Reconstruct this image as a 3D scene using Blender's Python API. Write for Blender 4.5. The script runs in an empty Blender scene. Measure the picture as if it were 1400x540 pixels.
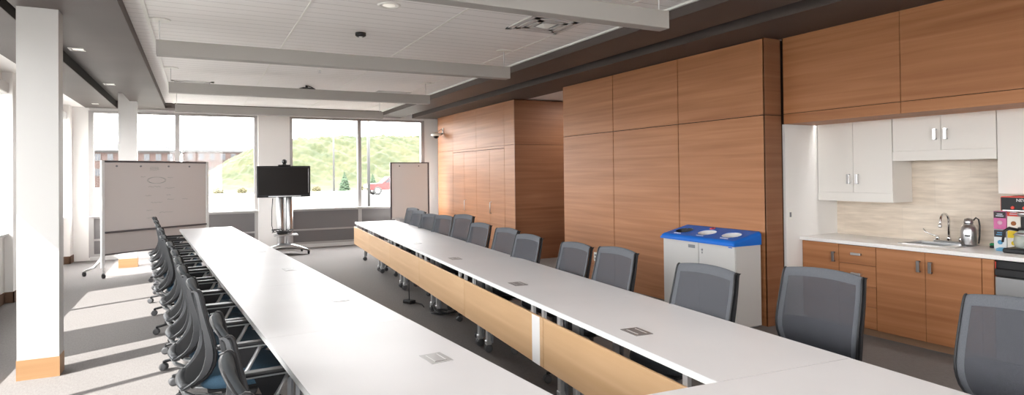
import bpy, bmesh, math, random
from mathutils import Vector, Matrix
random.seed(7)
C = bpy.context.scene.collection
SC = bpy.context.scene
PI = math.pi

# ------------------------------------------------------------------ camera, sky, sun, exposure
cd = bpy.data.cameras.new('camera'); cam = bpy.data.objects.new('camera', cd); C.objects.link(cam); SC.camera = cam
def cam_axes(yaw, pitch, roll):
    f = Vector((math.sin(yaw)*math.cos(pitch), math.cos(yaw)*math.cos(pitch), math.sin(pitch)))
    r = Vector((math.cos(yaw), -math.sin(yaw), 0)); u = r.cross(f)
    return math.cos(roll)*r+math.sin(roll)*u, -math.sin(roll)*r+math.cos(roll)*u, f
_r, _u, _f = cam_axes(0.474330, 0.010966, -0.010962)
cam.matrix_world = Matrix(((_r.x, _u.x, -_f.x, 0), (_r.y, _u.y, -_f.y, 0), (_r.z, _u.z, -_f.z, 1.6), (0, 0, 0, 1)))
cd.sensor_width = 36; cd.lens = 840.227/1400*36; cd.shift_y = -(270-228.654)/1400; cd.clip_start = .02; cd.clip_end = 600

SKY = 5.5
SUN = 6.6
FILL_LAMP = 2.5  # strength of the added downlights over the near end
SC.view_settings.view_transform = 'Standard'; SC.view_settings.look = 'None'
SC.view_settings.gamma = 1; SC.view_settings.use_curve_mapping = False
SC.view_settings.exposure = 1.98

w = bpy.data.worlds.new('sky'); SC.world = w; w.use_nodes = True
bg = w.node_tree.nodes['Background']; bg.inputs[0].default_value = (1.0, .985, .98, 1); bg.inputs[1].default_value = SKY
sd = bpy.data.lights.new('sun', 'SUN'); sd.energy = SUN; sd.angle = .006; sd.color = (1, .96, .91)
so = bpy.data.objects.new('sun', sd); C.objects.link(so)
so.rotation_euler = Vector((1, .53, -1.13)).to_track_quat('-Z', 'Y').to_euler(); so.location = (-8, -4, 9)

def portal(name, loc, rot, sx, sy):
    l = bpy.data.lights.new(name, 'AREA'); l.shape = 'RECTANGLE'; l.size = sx; l.size_y = sy
    l.cycles.is_portal = True
    o = bpy.data.objects.new(name, l); C.objects.link(o); o.location = loc; o.rotation_euler = rot
for py in (-3.08, .82, 4.72, 8.62, 12.52):
    portal('window_portal', (-2.5, py, 1.9), (0, -PI/2, 0), 2.1, 2.9)
portal('window_portal', (-.34, 14.62, 1.9), (-PI/2, 0, 0), 3.1, 2.1)
portal('window_portal', (3.4, 14.62, 1.9), (-PI/2, 0, 0), 3.1, 2.1)
portal('window_portal', (0, -4.66, 1.86), (PI/2, 0, 0), 2.4, 2.1)

# ------------------------------------------------------------------ materials
def mat(name, col, rough=.6, metal=0, spec=None, alpha=1, coat=0, emit=None):
    m = bpy.data.materials.new(name); m.use_nodes = True
    b = m.node_tree.nodes['Principled BSDF']
    b.inputs['Base Color'].default_value = (*col, 1); b.inputs['Roughness'].default_value = rough; b.inputs['Specular IOR Level'].default_value = .3
    b.inputs['Metallic'].default_value = metal; b.inputs['Alpha'].default_value = alpha
    if spec is not None: b.inputs['Specular IOR Level'].default_value = spec
    if coat: b.inputs['Coat Weight'].default_value = coat
    if emit: b.inputs['Emission Color'].default_value = (*emit[0], 1); b.inputs['Emission Strength'].default_value = emit[1]
    return m
def N(m, t, **kw):
    n = m.node_tree.nodes.new(t)
    for k, v in kw.items(): setattr(n, k, v)
    return n
def L(m, a, b): m.node_tree.links.new(a, b)
def bsdf(m): return m.node_tree.nodes['Principled BSDF']
def coords(m, scale=(1, 1, 1), rot=(0, 0, 0), kind='Object'):
    tc = N(m, 'ShaderNodeTexCoord'); mp = N(m, 'ShaderNodeMapping')
    mp.inputs['Scale'].default_value = scale; mp.inputs['Rotation'].default_value = rot
    L(m, tc.outputs[kind], mp.inputs['Vector']); return mp.outputs['Vector']
def ramp(m, fac, stops):
    r = N(m, 'ShaderNodeValToRGB'); e = r.color_ramp.elements
    while len(e) < len(stops): e.new(.5)
    for i, (p, c) in enumerate(stops): e[i].position = p; e[i].color = (*c, 1)
    L(m, fac, r.inputs['Fac']); return r.outputs['Color']
def noisy(name, c1, c2, scale, rough=.6, detail=4, bump=0, metal=0, kind='Object', spec=None):
    m = mat(name, c1, rough, metal, spec)
    v = coords(m, scale if isinstance(scale, tuple) else (scale,)*3, kind=kind)
    n = N(m, 'ShaderNodeTexNoise'); n.inputs['Scale'].default_value = 1; n.inputs['Detail'].default_value = detail
    L(m, v, n.inputs['Vector'])
    L(m, ramp(m, n.outputs['Fac'], [(.3, c1), (.7, c2)]), bsdf(m).inputs['Base Color'])
    if bump:
        bp = N(m, 'ShaderNodeBump'); bp.inputs['Strength'].default_value = bump; bp.inputs['Distance'].default_value = .01
        L(m, n.outputs['Fac'], bp.inputs['Height']); L(m, bp.outputs['Normal'], bsdf(m).inputs['Normal'])
    return m
def wood(name, c1, c2, c3, along='y', fine=38, rough=.42, coat=0.0):
    """wood veneer whose grain runs along one horizontal axis"""
    m = mat(name, c1, rough, coat=coat)
    s = {'y': (14, .55, fine*.45), 'x': (.55, 14, fine*.45), 'z': (fine, fine, .9)}[along]
    v = coords(m, s)
    n = N(m, 'ShaderNodeTexNoise'); n.inputs['Scale'].default_value = 1; n.inputs['Detail'].default_value = 6; n.inputs['Distortion'].default_value = .6
    L(m, v, n.inputs['Vector'])
    s2 = {'y': (3, .25, 4.2), 'x': (.25, 3, 4.2), 'z': (4, 4, .3)}[along]
    v2 = coords(m, s2)
    n2 = N(m, 'ShaderNodeTexNoise'); n2.inputs['Scale'].default_value = 1; n2.inputs['Detail'].default_value = 3
    L(m, v2, n2.inputs['Vector'])
    mx = N(m, 'ShaderNodeMath', operation='MULTIPLY_ADD'); mx.inputs[1].default_value = .62
    L(m, n.outputs['Fac'], mx.inputs[0])
    h = N(m, 'ShaderNodeMath', operation='MULTIPLY'); h.inputs[1].default_value = .38; L(m, n2.outputs['Fac'], h.inputs[0])
    L(m, h.outputs[0], mx.inputs[2])
    L(m, ramp(m, mx.outputs[0], [(.30, c2), (.5, c1), (.70, c3)]), bsdf(m).inputs['Base Color'])
    return m
M = {}
M['wall'] = mat('white paint', (.84, .82, .80), .7)
M['wall_cool'] = mat('column paint', (.56, .55, .54), .6)
M['frame'] = mat('window frame grey', (.42, .40, .39), .45, .3)
M['frame_light'] = mat('light frame', (.66, .65, .64), .5)
M['spandrel'] = mat('grey spandrel panel', (.17, .16, .16), .5)
M['soffit'] = noisy('dark brown soffit paint', (.085, .068, .062), (.102, .084, .076), 1.3, .55, 3)
M['soffit_black'] = mat('dark groove', (.03, .027, .025), .8)
M['beam'] = mat('beam grey', (.41, .395, .375), .6)
M['trimwhite'] = mat('white trim', (.85, .84, .80), .5)
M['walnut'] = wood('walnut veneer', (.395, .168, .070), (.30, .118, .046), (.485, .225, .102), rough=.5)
M['walnut_shaded'] = wood('shaded walnut veneer return', (.26, .115, .058), (.20, .082, .038), (.32, .15, .078), 'x', rough=.5)  # same walnut darkened: shade of the turned-away faces put into the colour
M['maple'] = wood('light maple veneer', (.68, .44, .245), (.61, .375, .195), (.75, .51, .30), 'y', 26, .45)
M['basewood'] = wood('base wood', (.42, .24, .12), (.35, .19, .09), (.48, .29, .15), 'x', 20, .5)
M['basedark'] = mat('brown base', (.16, .09, .055), .6)
M['seam'] = mat('dark seam', (.03, .015, .01), .8)
M['laminate'] = noisy('white laminate', (.70, .685, .695), (.725, .71, .72), 2.0, .42, 2)
M['lamedge'] = mat('lit table edge', (.93, .92, .92), .35)  # edge whitened to paint in the window light falling on it
M['cab'] = mat('white cabinet', (.80, .77, .73), .45)
M['counter'] = noisy('speckled white counter', (.82, .80, .78), (.88, .865, .85), 90, .3, 2)
M['chrome'] = mat('chrome', (.80, .80, .80), .12, 1)
M['steel'] = mat('brushed steel', (.55, .55, .56), .3, 1)
M['silver'] = mat('silver leg', (.58, .58, .59), .35, .6)
M['grey_metal'] = mat('grey metal', (.24, .25, .27), .4, .4)
M['black'] = mat('black plastic', (.022, .022, .024), .45)
M['black_gloss'] = mat('black gloss', (.012, .012, .013), .08, spec=.4)
M['rubber'] = mat('grey caster', (.10, .10, .105), .5)
M['slate'] = noisy('slate fabric', (.098, .104, .118), (.125, .132, .148), 240, .85, 2)
M['navy'] = noisy('navy seat fabric', (.045, .095, .15), (.06, .125, .19), 160, .75, 2)
M['charcoal'] = noisy('charcoal seat fabric', (.06, .065, .075), (.08, .085, .095), 160, .8, 2)
M['chairsilver'] = mat('chair frame silver', (.125, .128, .135), .45, .3)
M['mech'] = mat('polished aluminium', (.50, .51, .52), .35, .6)
M['binwhite'] = mat('off white metal bin', (.60, .59, .58), .5)
M['blue'] = mat('blue plastic', (.006, .145, .62), .42)
M['red'] = mat('red print', (.6, .05, .04), .5)
M['whiteink'] = mat('white print', (.75, .8, .9), .5)
M['board'] = mat('whiteboard surface', (.66, .62, .61), .22)  # white surface greyed: the shade it stands in is in the colour
M['boardlow'] = mat('board lower panel', (.56, .52, .51), .35)  # lower panel greyed for the same painted shade
M['boardframe'] = mat('board frame grey', (.14, .13, .14), .4, .4)
M['whitemetal'] = mat('white powder coat', (.80, .80, .80), .4)
M['marker'] = mat('marker ink', (.20, .26, .24), .6)
M['screen'] = mat('screen', (.016, .013, .012), .3, spec=.12)
M['bulb'] = mat('lamp lens', (.8, .78, .74), .3, emit=((1, .93, .8), .12))
M['greysq'] = mat('outlet lid grey', (.30, .285, .285), .35, .5)
M['greysq_l'] = mat('outlet lid silver', (.52, .51, .51), .35, .4)
M['slot'] = mat('light slot', (.75, .75, .75), .4)

def ceiling_tile():
    m = mat('plank ceiling tile', (.66, .64, .62), .8)
    v = coords(m)
    sp = N(m, 'ShaderNodeSeparateXYZ'); L(m, v, sp.inputs[0])
    a = N(m, 'ShaderNodeMath', operation='MULTIPLY'); a.inputs[1].default_value = 1/.17; L(m, sp.outputs['Y'], a.inputs[0])
    f = N(m, 'ShaderNodeMath', operation='FRACT'); L(m, a.outputs[0], f.inputs[0])
    g = N(m, 'ShaderNodeMath', operation='LESS_THAN'); g.inputs[1].default_value = .055; L(m, f.outputs[0], g.inputs[0])
    mx = N(m, 'ShaderNodeMix', data_type='RGBA'); mx.inputs['A'].default_value = (.90, .88, .865, 1); mx.inputs['B'].default_value = (.60, .58, .565, 1)
    L(m, g.outputs[0], mx.inputs['Factor']); L(m, mx.outputs['Result'], bsdf(m).inputs['Base Color'])
    return m
M['tile'] = ceiling_tile()
def carpet():
    m = mat('grey carpet', (.2, .2, .2), .95)
    b = bsdf(m)
    n = N(m, 'ShaderNodeTexNoise'); n.inputs['Scale'].default_value = 1; n.inputs['Detail'].default_value = 5; L(m, coords(m, (90, 22, 60), (0, 0, .35)), n.inputs['Vector'])
    n2 = N(m, 'ShaderNodeTexNoise'); n2.inputs['Scale'].default_value = 260; n2.inputs['Detail'].default_value = 2; L(m, coords(m), n2.inputs['Vector'])
    ad = N(m, 'ShaderNodeMath', operation='ADD'); L(m, n.outputs['Fac'], ad.inputs[0]); L(m, n2.outputs['Fac'], ad.inputs[1])
    hf = N(m, 'ShaderNodeMath', operation='MULTIPLY'); hf.inputs[1].default_value = .5; L(m, ad.outputs[0], hf.inputs[0])
    L(m, ramp(m, hf.outputs[0], [(.35, (.185, .170, .165)), (.65, (.245, .228, .222))]), b.inputs['Base Color'])
    bp = N(m, 'ShaderNodeBump'); bp.inputs['Strength'].default_value = .15; bp.inputs['Distance'].default_value = .002
    L(m, n2.outputs['Fac'], bp.inputs['Height']); L(m, bp.outputs['Normal'], b.inputs['Normal'])
    return m
M['carpet'] = carpet()
def glassmat(name='window glass', tint=(.96, .97, .97, 1)):
    m = bpy.data.materials.new(name); m.use_nodes = True; nt = m.node_tree; nt.nodes.clear()
    o = nt.nodes.new('ShaderNodeOutputMaterial'); mx = nt.nodes.new('ShaderNodeMixShader'); t = nt.nodes.new('ShaderNodeBsdfTransparent'); g = nt.nodes.new('ShaderNodeBsdfGlossy')
    t.inputs[0].default_value = tint; g.inputs['Roughness'].default_value = .02
    mx.inputs[0].default_value = .012
    nt.links.new(t.outputs[0], mx.inputs[1]); nt.links.new(g.outputs[0], mx.inputs[2]); nt.links.new(mx.outputs[0], o.inputs[0])
    return m
M['glass'] = glassmat(); M['glass_tinted'] = glassmat('light-dimming glass', (.68, .69, .69, 1))  # left panes tinted to dim the daylight they let in
def meshfab(name, col, alpha):
    m = mat(name, col, .85, alpha=alpha)
    n = N(m, 'ShaderNodeTexNoise'); n.inputs['Scale'].default_value = 300; n.inputs['Detail'].default_value = 1
    L(m, coords(m, (1, 1, 1.6)), n.inputs['Vector'])
    r = N(m, 'ShaderNodeMapRange'); r.inputs['From Min'].default_value = .3; r.inputs['From Max'].default_value = .7
    r.inputs['To Min'].default_value = alpha-.06; r.inputs['To Max'].default_value = min(1, alpha+.06)
    L(m, n.outputs['Fac'], r.inputs['Value']); L(m, r.outputs['Result'], bsdf(m).inputs['Alpha'])
    return m
M['blackmat'] = mat('matt black weave', (.009, .009, .010), .9, spec=.15)
M['mesh_dark'] = meshfab('dark chair mesh', (.007, .008, .009), .88)
M['slate_dark'] = mat('dark chair fabric', (.022, .026, .030), .8)
M['mesh'] = meshfab('slate chair mesh', (.086, .090, .105), .71)
def tilesplash():
    m = mat('cream stone tile', (.7, .6, .5), .35)
    # long tiles laid in running bond: brick pattern on the Y-Z plane
    tc = N(m, 'ShaderNodeTexCoord'); sp = N(m, 'ShaderNodeSeparateXYZ'); cb = N(m, 'ShaderNodeCombineXYZ')
    L(m, tc.outputs['Object'], sp.inputs[0]); L(m, sp.outputs['Y'], cb.inputs['X']); L(m, sp.outputs['Z'], cb.inputs['Y'])
    br = N(m, 'ShaderNodeTexBrick'); br.inputs['Scale'].default_value = 1; br.inputs['Brick Width'].default_value = .62; br.inputs['Row Height'].default_value = .305
    br.inputs['Mortar Size'].default_value = .0025; br.inputs['Color1'].default_value = (.76, .67, .57, 1); br.inputs['Color2'].default_value = (.72, .625, .525, 1); br.inputs['Mortar'].default_value = (.68, .60, .51, 1)
    L(m, cb.outputs[0], br.inputs['Vector'])
    n = N(m, 'ShaderNodeTexNoise'); n.inputs['Scale'].default_value = 1; n.inputs['Detail'].default_value = 5; L(m, coords(m, (5, 4, 34)), n.inputs['Vector'])
    mx = N(m, 'ShaderNodeMix', data_type='RGBA', blend_type='MULTIPLY'); mx.inputs['Factor'].default_value = 1
    L(m, br.outputs['Color'], mx.inputs['A']); L(m, ramp(m, n.outputs['Fac'], [(.3, (.84, .82, .80)), (.7, (1.1, 1.1, 1.1))]), mx.inputs['B'])
    L(m, mx.outputs['Result'], bsdf(m).inputs['Base Color']); return m
M['splash'] = tilesplash()

# ------------------------------------------------------------------ mesh builder
class MB:
    def __init__(s): s.bm = bmesh.new(); s.mats = []; s.cur = 0; s.smooth = False
    def m(s, name):
        if name not in s.mats: s.mats.append(name)
        s.cur = s.mats.index(name); return s
    def _fin(s, faces, smooth=False):
        for f in faces: f.material_index = s.cur; f.smooth = smooth
    def box(s, c, d, rz=0, bev=0, mtx=None, seg=1):
        g = bmesh.ops.create_cube(s.bm, size=1)
        mt = Matrix.Translation(c) @ Matrix.Rotation(rz, 4, 'Z') @ (mtx or Matrix()) @ Matrix.Diagonal((*d, 1))
        bmesh.ops.transform(s.bm, matrix=mt, verts=g['verts'])
        fs = list({f for v in g['verts'] for f in v.link_faces})
        s._fin(fs)
        if bev:
            es = list({e for f in fs for e in f.edges})
            r = bmesh.ops.bevel(s.bm, geom=es, offset=bev, segments=seg, affect='EDGES', profile=.5)
            s._fin(r['faces'], seg > 1)
        return s
    def bb(s, x0, x1, y0, y1, z0, z1, bev=0, seg=1):
        return s.box(((x0+x1)/2, (y0+y1)/2, (z0+z1)/2), (abs(x1-x0), abs(y1-y0), abs(z1-z0)), 0, bev, seg=seg)
    def prism(s, pts, z0, z1, smooth=False):
        """polygon in XY extruded between z0 and z1"""
        a = [s.bm.verts.new((x, y, z0)) for x, y in pts]; b = [s.bm.verts.new((x, y, z1)) for x, y in pts]
        n = len(pts); fs = [s.bm.faces.new(a[::-1]), s.bm.faces.new(b)]
        s._fin(fs)
        s._fin([s.bm.faces.new((a[i], a[(i+1) % n], b[(i+1) % n], b[i])) for i in range(n)], smooth); return s
    def prism_y(s, pts, y0, y1, smooth=False):
        """polygon in XZ extruded along Y"""
        a = [s.bm.verts.new((x, y0, z)) for x, z in pts]; b = [s.bm.verts.new((x, y1, z)) for x, z in pts]
        n = len(pts); s._fin([s.bm.faces.new(a[::-1]), s.bm.faces.new(b)])
        s._fin([s.bm.faces.new((a[i], a[(i+1) % n], b[(i+1) % n], b[i])) for i in range(n)], smooth); return s
    def rings(s, rs, caps=True, closed=False, smooth=True):
        vs = [[s.bm.verts.new(p) for p in r] for r in rs]; n = len(rs[0]); fs = []
        for i in range(len(vs)-(0 if closed else 1)):
            a, b = vs[i], vs[(i+1) % len(vs)]
            for j in range(n): fs.append(s.bm.faces.new((a[j], a[(j+1) % n], b[(j+1) % n], b[j])))
        s._fin(fs, smooth)
        if caps and not closed: s._fin([s.bm.faces.new(vs[0][::-1]), s.bm.faces.new(vs[-1])])
        return s
    def tube(s, path, r, n=8, closed=False, flat=None):
        """sweep a circle (or an ellipse r x flat) along a path"""
        P = [Vector(p) for p in path]; rr = r if isinstance(r, (list, tuple)) else [r]*len(P); rs = []
        prev = None
        for i, p in enumerate(P):
            if closed: t = (P[(i+1) % len(P)]-P[i-1])
            else: t = P[min(i+1, len(P)-1)]-P[max(i-1, 0)]
            t.normalize()
            if prev is None:
                a = Vector((0, 0, 1)) if abs(t.z) < .9 else Vector((1, 0, 0)); u = t.cross(a).normalized()
            else:
                u = (prev-t*prev.dot(t)); u = u.normalized() if u.length > 1e-5 else t.orthogonal().normalized()
            prev = u; v = t.cross(u)
            rs.append([p+(u*math.cos(2*PI*k/n)+v*math.sin(2*PI*k/n)*((flat/rr[i]) if flat else 1))*rr[i] for k in range(n)])
        return s.rings(rs, True, closed)
    def lathe(s, prof, c=(0, 0, 0), n=20, axis='z', smooth=True):
        rs = []
        for r, h in prof:
            ring = []
            for k in range(n):
                a, b = r*math.cos(2*PI*k/n), r*math.sin(2*PI*k/n)
                p = {'z': (a, b, h), 'x': (h, a, b), 'y': (b, h, a)}[axis]
                ring.append(Vector(p)+Vector(c))
            rs.append(ring)
        return s.rings(rs, True, False, smooth)
    def build(s, name, parent=None, subd=0, solid=0):
        bmesh.ops.recalc_face_normals(s.bm, faces=s.bm.faces)
        me = bpy.data.meshes.new(name); s.bm.to_mesh(me); s.bm.free()
        for k in s.mats: me.materials.append(M[k] if isinstance(k, str) else k)
        o = bpy.data.objects.new(name, me); C.objects.link(o)
        if parent: o.parent = parent
        if solid: md = o.modifiers.new('solid', 'SOLIDIFY'); md.thickness = solid; md.offset = 0
        if subd: md = o.modifiers.new('sub', 'SUBSURF'); md.levels = subd; md.render_levels = subd
        return o
def mb(m='wall'): return MB().m(m)
def tag(o, label=None, cat=None, group=None, kind=None):
    if label: o['label'] = label
    if cat: o['category'] = cat
    if group: o['group'] = group
    if kind: o['kind'] = kind
    return o
def thing(name, label, cat, loc=(0, 0, 0), rz=0, group=None):
    o = bpy.data.objects.new(name, None); C.objects.link(o); o.location = loc; o.rotation_euler = (0, 0, rz)
    o.empty_display_size = .1
    return tag(o, label, cat, group)
def dup(o, parent=None):
    c = o.copy(); C.objects.link(c); c.parent = parent
    for ch in list(o.children): dup(ch, c)
    return c
def struct(b, name): return tag(b.build(name), kind='structure')

# ------------------------------------------------------------------ room shell
S, CE = 2.985, 3.09          # soffit underside and tile ceiling heights
struct(mb('carpet').bb(-2.6, 8.2, -4.7, 14.75, -.2, 0), 'floor')
struct(mb('tile').bb(-.56, 3.86, -4.5, 14.1, CE, CE+.2), 'ceiling')
b = mb('soffit')
b.bb(-1.065, -.545, -4.5, 14.45, S, 3.3)                       # left drop beside the columns
b.bb(-1.92, -1.395, -4.5, 14.45, S, 3.3)
b.bb(-1.395, -1.065, 14.22, 14.45, S, 3.3)
b.bb(-1.395, -1.065, -4.5, 14.22, 3.12, 3.3)
b.bb(-.545, 3.84, 14.02, 14.45, S, 3.3)                        # drop along the far windows
b.bb(3.84, 4.385, -4.5, 14.45, S, 3.3)
b.bb(4.69, 5.46, -4.5, 14.45, S, 3.3)
b.bb(-1.30, -1.065, 4.0, 6.34, S+.001, 3.13)
b.m('soffit_black').bb(4.385, 4.69, -4.5, 14.45, 3.1, 3.3)
b.m('soffit_black').bb(-1.397, -1.393, -4.5, 14.22, S+.004, 3.12)
b.build('ceiling_soffit')['kind'] = 'structure'
b = mb('wall'); b.bb(5.225, 8.2, 4.43, 14.45, S+.012, 3.3); b.bb(-2.45, -1.92, -4.5, 14.45, 3.0, 3.3)
struct(b, 'ceiling_side')
b = mb('trimwhite')
b.bb(3.815, 3.845, -4.5, 14.02, CE-.02, CE-.001); b.bb(-.415, -.385, -4.5, 14.02, CE-.008, CE-.001)
for x in (.88, 2.18, 3.43): b.bb(x-.010, x+.010, -4.5, 14.02, CE-.004, CE)
struct(b, 'trim_1')

# left wall: piers, sills, heads and framed windows in a 3.9 m rhythm
b = mb('wall')
PIERS = [(-4.5, -4.53+3.9-3.9+1.0), (-1.61, -.63), (2.29, 3.27), (6.2, 7.17), (10.1, 11.07), (14.12, 14.75)]
PIERS[0] = (-4.7, -4.53)
for a, c in PIERS: b.bb(-2.6, -2.13, a, c, 0, 3.0)
for a, c in zip(PIERS[:-1], PIERS[1:]):
    b.bb(-2.45, -2.22, a[1], c[0], 0, .88); b.bb(-2.6, -2.24, a[1], c[0], 2.82, 3.0)
struct(b, 'wall_left')
b = mb('basedark')
for a, c in PIERS: b.bb(-2.13, -2.115, a-.015, c+.015, 0, .14); b.bb(-2.22, -2.115, a-.015, a, 0, .14)
for a, c in zip(PIERS[:-1], PIERS[1:]): b.bb(-2.22, -2.208, a[1], c[0]-.015, 0, .14)
struct(b, 'baseboard_left')
def left_window(i, y0, y1):
    f = mb('frame_light'); X0, X1 = -2.38, -2.30; mid = (y0+y1)/2
    for y in (y0+.025, mid, y1-.025): f.bb(X0, X1, y-.03, y+.03, .88, 2.82)
    for z in (.905, 2.795): f.bb(X0, X1, y0, y1, z-.03, z+.03)
    r = tag(f.build('window_%d' % i), kind='structure')
    for a, c in ((y0+.055, mid-.03), (mid+.03, y1-.055)): mb('glass_tinted').bb(-2.343, -2.337, a, c, .935, 2.765).build('pane', r)
    mb('frame_light').bb(-2.30, -2.17, y0+.005, y1-.005, 2.72, 2.86, .01).build('blind_cassette', r)
    mb('frame_light').bb(-2.30, -2.17, y0+.005, y1-.005, .87, .905, .004).build('window_sill', r)
n = 1
for a, c in zip(PIERS[:-1], PIERS[1:]):
    left_window(n, a[1], c[0]); n += 1

# far wall: two window bays, a pier between them, grey spandrels beneath
YW = 14.45
b = mb('wall')
b.bb(-2.13, -1.86, YW, 14.75, 0, 3.0); b.bb(1.19, 1.84, 14.33, 14.75, 0, 3.0); b.bb(4.98, 8.2, YW, 14.75, 0, 3.3)
b.bb(-2.13, 5.2, YW+.03, 14.75, 2.93, 3.3); b.bb(-1.86, 4.98, YW+.12, 14.75, 0, .1)
struct(b, 'wall_far')
def far_window(i, x0, xm, x1):
    f = mb('frame'); y0, y1 = YW-.02, YW+.07
    for x in (x0+.03, xm, x1-.03): f.bb(x-.042, x+.042, y0, y1, 0.06, 2.93)
    for z, h in ((2.91, .04), (.845, .05), (.40, .03), (.09, .06)): f.bb(x0, x1, y0-.01, y1, z-h/2-.005, z+h/2)
    r = tag(f.build('window_%d' % i), kind='structure')
    for a, c in ((x0+.065, xm-.035), (xm+.035, x1-.065)):
        mb('glass').bb(a, c, YW+.02, YW+.026, .87, 2.89).build('pane', r)
        mb('spandrel').bb(a, c, YW+.0, YW+.05, .415, .82).build('spandrel_panel', r)
        mb('spandrel').bb(a, c, YW+.0, YW+.05, .12, .385).build('spandrel_panel', r)
    mb('frame_light').bb(x0, x1, YW-.10, YW-.03, .85, .875, .004).build('window_sill', r)
far_window(7, -1.86, -.35, 1.19); far_window(8, 1.84, 3.40, 4.98)
struct(mb('frame_light').bb(-1.85, 4.97, YW-.05, YW-.02, 0, .075), 'baseboard_far')

# back wall with one unseen window added to light the near end, and the wall behind the right-hand joinery
b = mb('wall'); b.bb(-2.6, -1.2, -4.7, -4.5, 0, 3.3); b.bb(1.2, 8.2, -4.7, -4.5, 0, 3.3); b.bb(-1.2, 1.2, -4.7, -4.5, 0, .8); b.bb(-1.2, 1.2, -4.7, -4.5, 2.93, 3.3)
struct(b, 'wall_back')
f = mb('frame')
for x in (-1.17, 0, 1.17): f.bb(x-.035, x+.035, -4.64, -4.56, .8, 2.93)
for z in (.83, 2.9): f.bb(-1.2, 1.2, -4.64, -4.56, z-.03, z+.03)
r = tag(f.build('window_9'), kind='structure')
for a, c in ((-1.13, -.04), (.04, 1.13)): mb('glass').bb(a, c, -4.605, -4.6, .86, 2.87).build('pane', r)
b = mb('wall'); b.bb(8.0, 8.2, -4.5, 14.45, 0, 3.3)
b.bb(5.50, 6.34, 4.43, 4.50, 0, 2.09)                     # alcove side wall
b.bb(6.34, 6.5, -1, 4.50, 0, 3.3)
b.bb(5.46, 5.6, -4.5, -1.0, 0, 3.3)
b.bb(5.6, 6.5, -1.1, -1.0, 0, 3.3)
b.bb(5.5, 8.0, 4.50, 4.6, 0, 3.3)
struct(b, 'wall_right')
struct(mb('splash').bb(6.328, 6.342, -.6, 4.43, .9, 2.1), 'wall_right_backsplash')
struct(mb('trimwhite').bb(5.44, 5.466, -1, 4.43, 3.032, 3.045), 'trim_2')

# columns with wooden bases
def column(x0, x1, y0, y1):
    b = mb('wall_cool').bb(x0, x1, y0, y1, .16, 3.12)
    o = tag(b.build('column'), kind='structure')
    mb('basewood').bb(x0-.004, x1+.004, y0-.004, y1+.004, 0, .16).build('column_base', o)
column(-1.276, -1.0, 6.15, 6.34); column(-1.24, -.955, 12.95, 13.15)

# ------------------------------------------------------------------ wood joinery on the right
XW = 5.22
t = thing('wood_wall_cabinet', 'long walnut wall box between the kitchenette and the corridor opening, behind the recycling bin', 'cabinet', (XW, 4.44, 0))
g = .006
mb('seam').bb(.02, 2.9, .02, 3.90, .0, 2.975).build('carcass', t)
mb('walnut_shaded').bb(0.0, .24, 0, .02, 0, 2.178).build('side_panel', t); mb('walnut_shaded').bb(0.0, .24, 0, .02, 2.187, 2.98).build('side_panel', t)
ys = [0.0, 1.285, 2.60, 3.92]
for a, c in zip(ys[:-1], ys[1:]):
    for z0, z1 in ((.0, 2.178), (2.187, 2.975)):
        mb('walnut').bb(0, .02, a+g, c-g, z0, z1).build('panel', t)
mb('walnut_shaded').bb(0.02, 2.9, 3.90, 3.92, 0, 2.975).build('side_panel', t)
t = thing('wood_wall_cabinet', 'walnut storage box with four tall doors by the far windows, under the dome camera', 'cabinet', (XW, 10.05, 0))
mb('seam').bb(.02, 2.8, .02, 4.03, 0, 2.975).build('carcass', t)
for z0, z1 in ((0, 2.145), (2.15, 2.975)):
    mb('walnut_shaded').bb(0.0, 2.8, 0, .02, z0, z1).build('side_panel', t)
mb('walnut_shaded').bb(0.0, 2.8, 4.03, 4.05, 0, 2.975).build('side_panel', t)
ys = [0.02, .435, 1.75, 3.07, 4.03]
for a, c in zip(ys[:-1], ys[1:]): mb('walnut').bb(0, .02, a+g/2, c-g/2, 2.152, 2.975).build('panel', t)
mb('walnut').bb(0, .02, .02, .435-g, 0, 2.146).build('panel', t)
mb('walnut').bb(0, .02, 3.07+g, 4.03, 0, 2.146).build('panel', t)
for a, c in ((.435, 1.75), (1.75, 3.07)): mb('walnut').bb(0, .02, a+.002, c-.002, 2.10, 2.146).build('panel', t)
dy = [.435, 1.10, 1.75, 2.41, 3.07]
for i in range(4):
    d = mb('walnut').bb(0, .02, dy[i]+g/2, dy[i+1]-g/2, .02, 2.09).build('door', t)
    hy = dy[i+1]-.07 if i in (0, 2) else dy[i]+.07
    if i in (0, 2): mb('steel').tube([(0, hy, .82), (-.035, hy, .83), (-.035, hy, 1.04), (0, hy, 1.05)], .008, 6).build('handle', d)
t = thing('upper_wood_panel', 'walnut bulkhead panels above the white kitchenette cabinets', 'panel', (5.463, 4.42, 2.09))
mb('seam').bb(.02, .5, -5.3, 0, .02, .945).build('backing', t)
mb('seam').bb(0.0, .02, -.006, 0, 0, .94).build('edge', t)
py = [-.008, -1.21, -2.41, -3.61, -4.8]
for a, c in zip(py[:-1], py[1:]):
    mb('walnut').bb(0, .02, c+g/2, a-g/2, .106, .94).build('panel', t)
    mb('walnut').bb(0, .02, c+g/2, a-g/2, 0, .10).build('panel', t)
mb('walnut').bb(.02, .5, -5.3, 0, 0, .02).build('underside', t)

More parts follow.
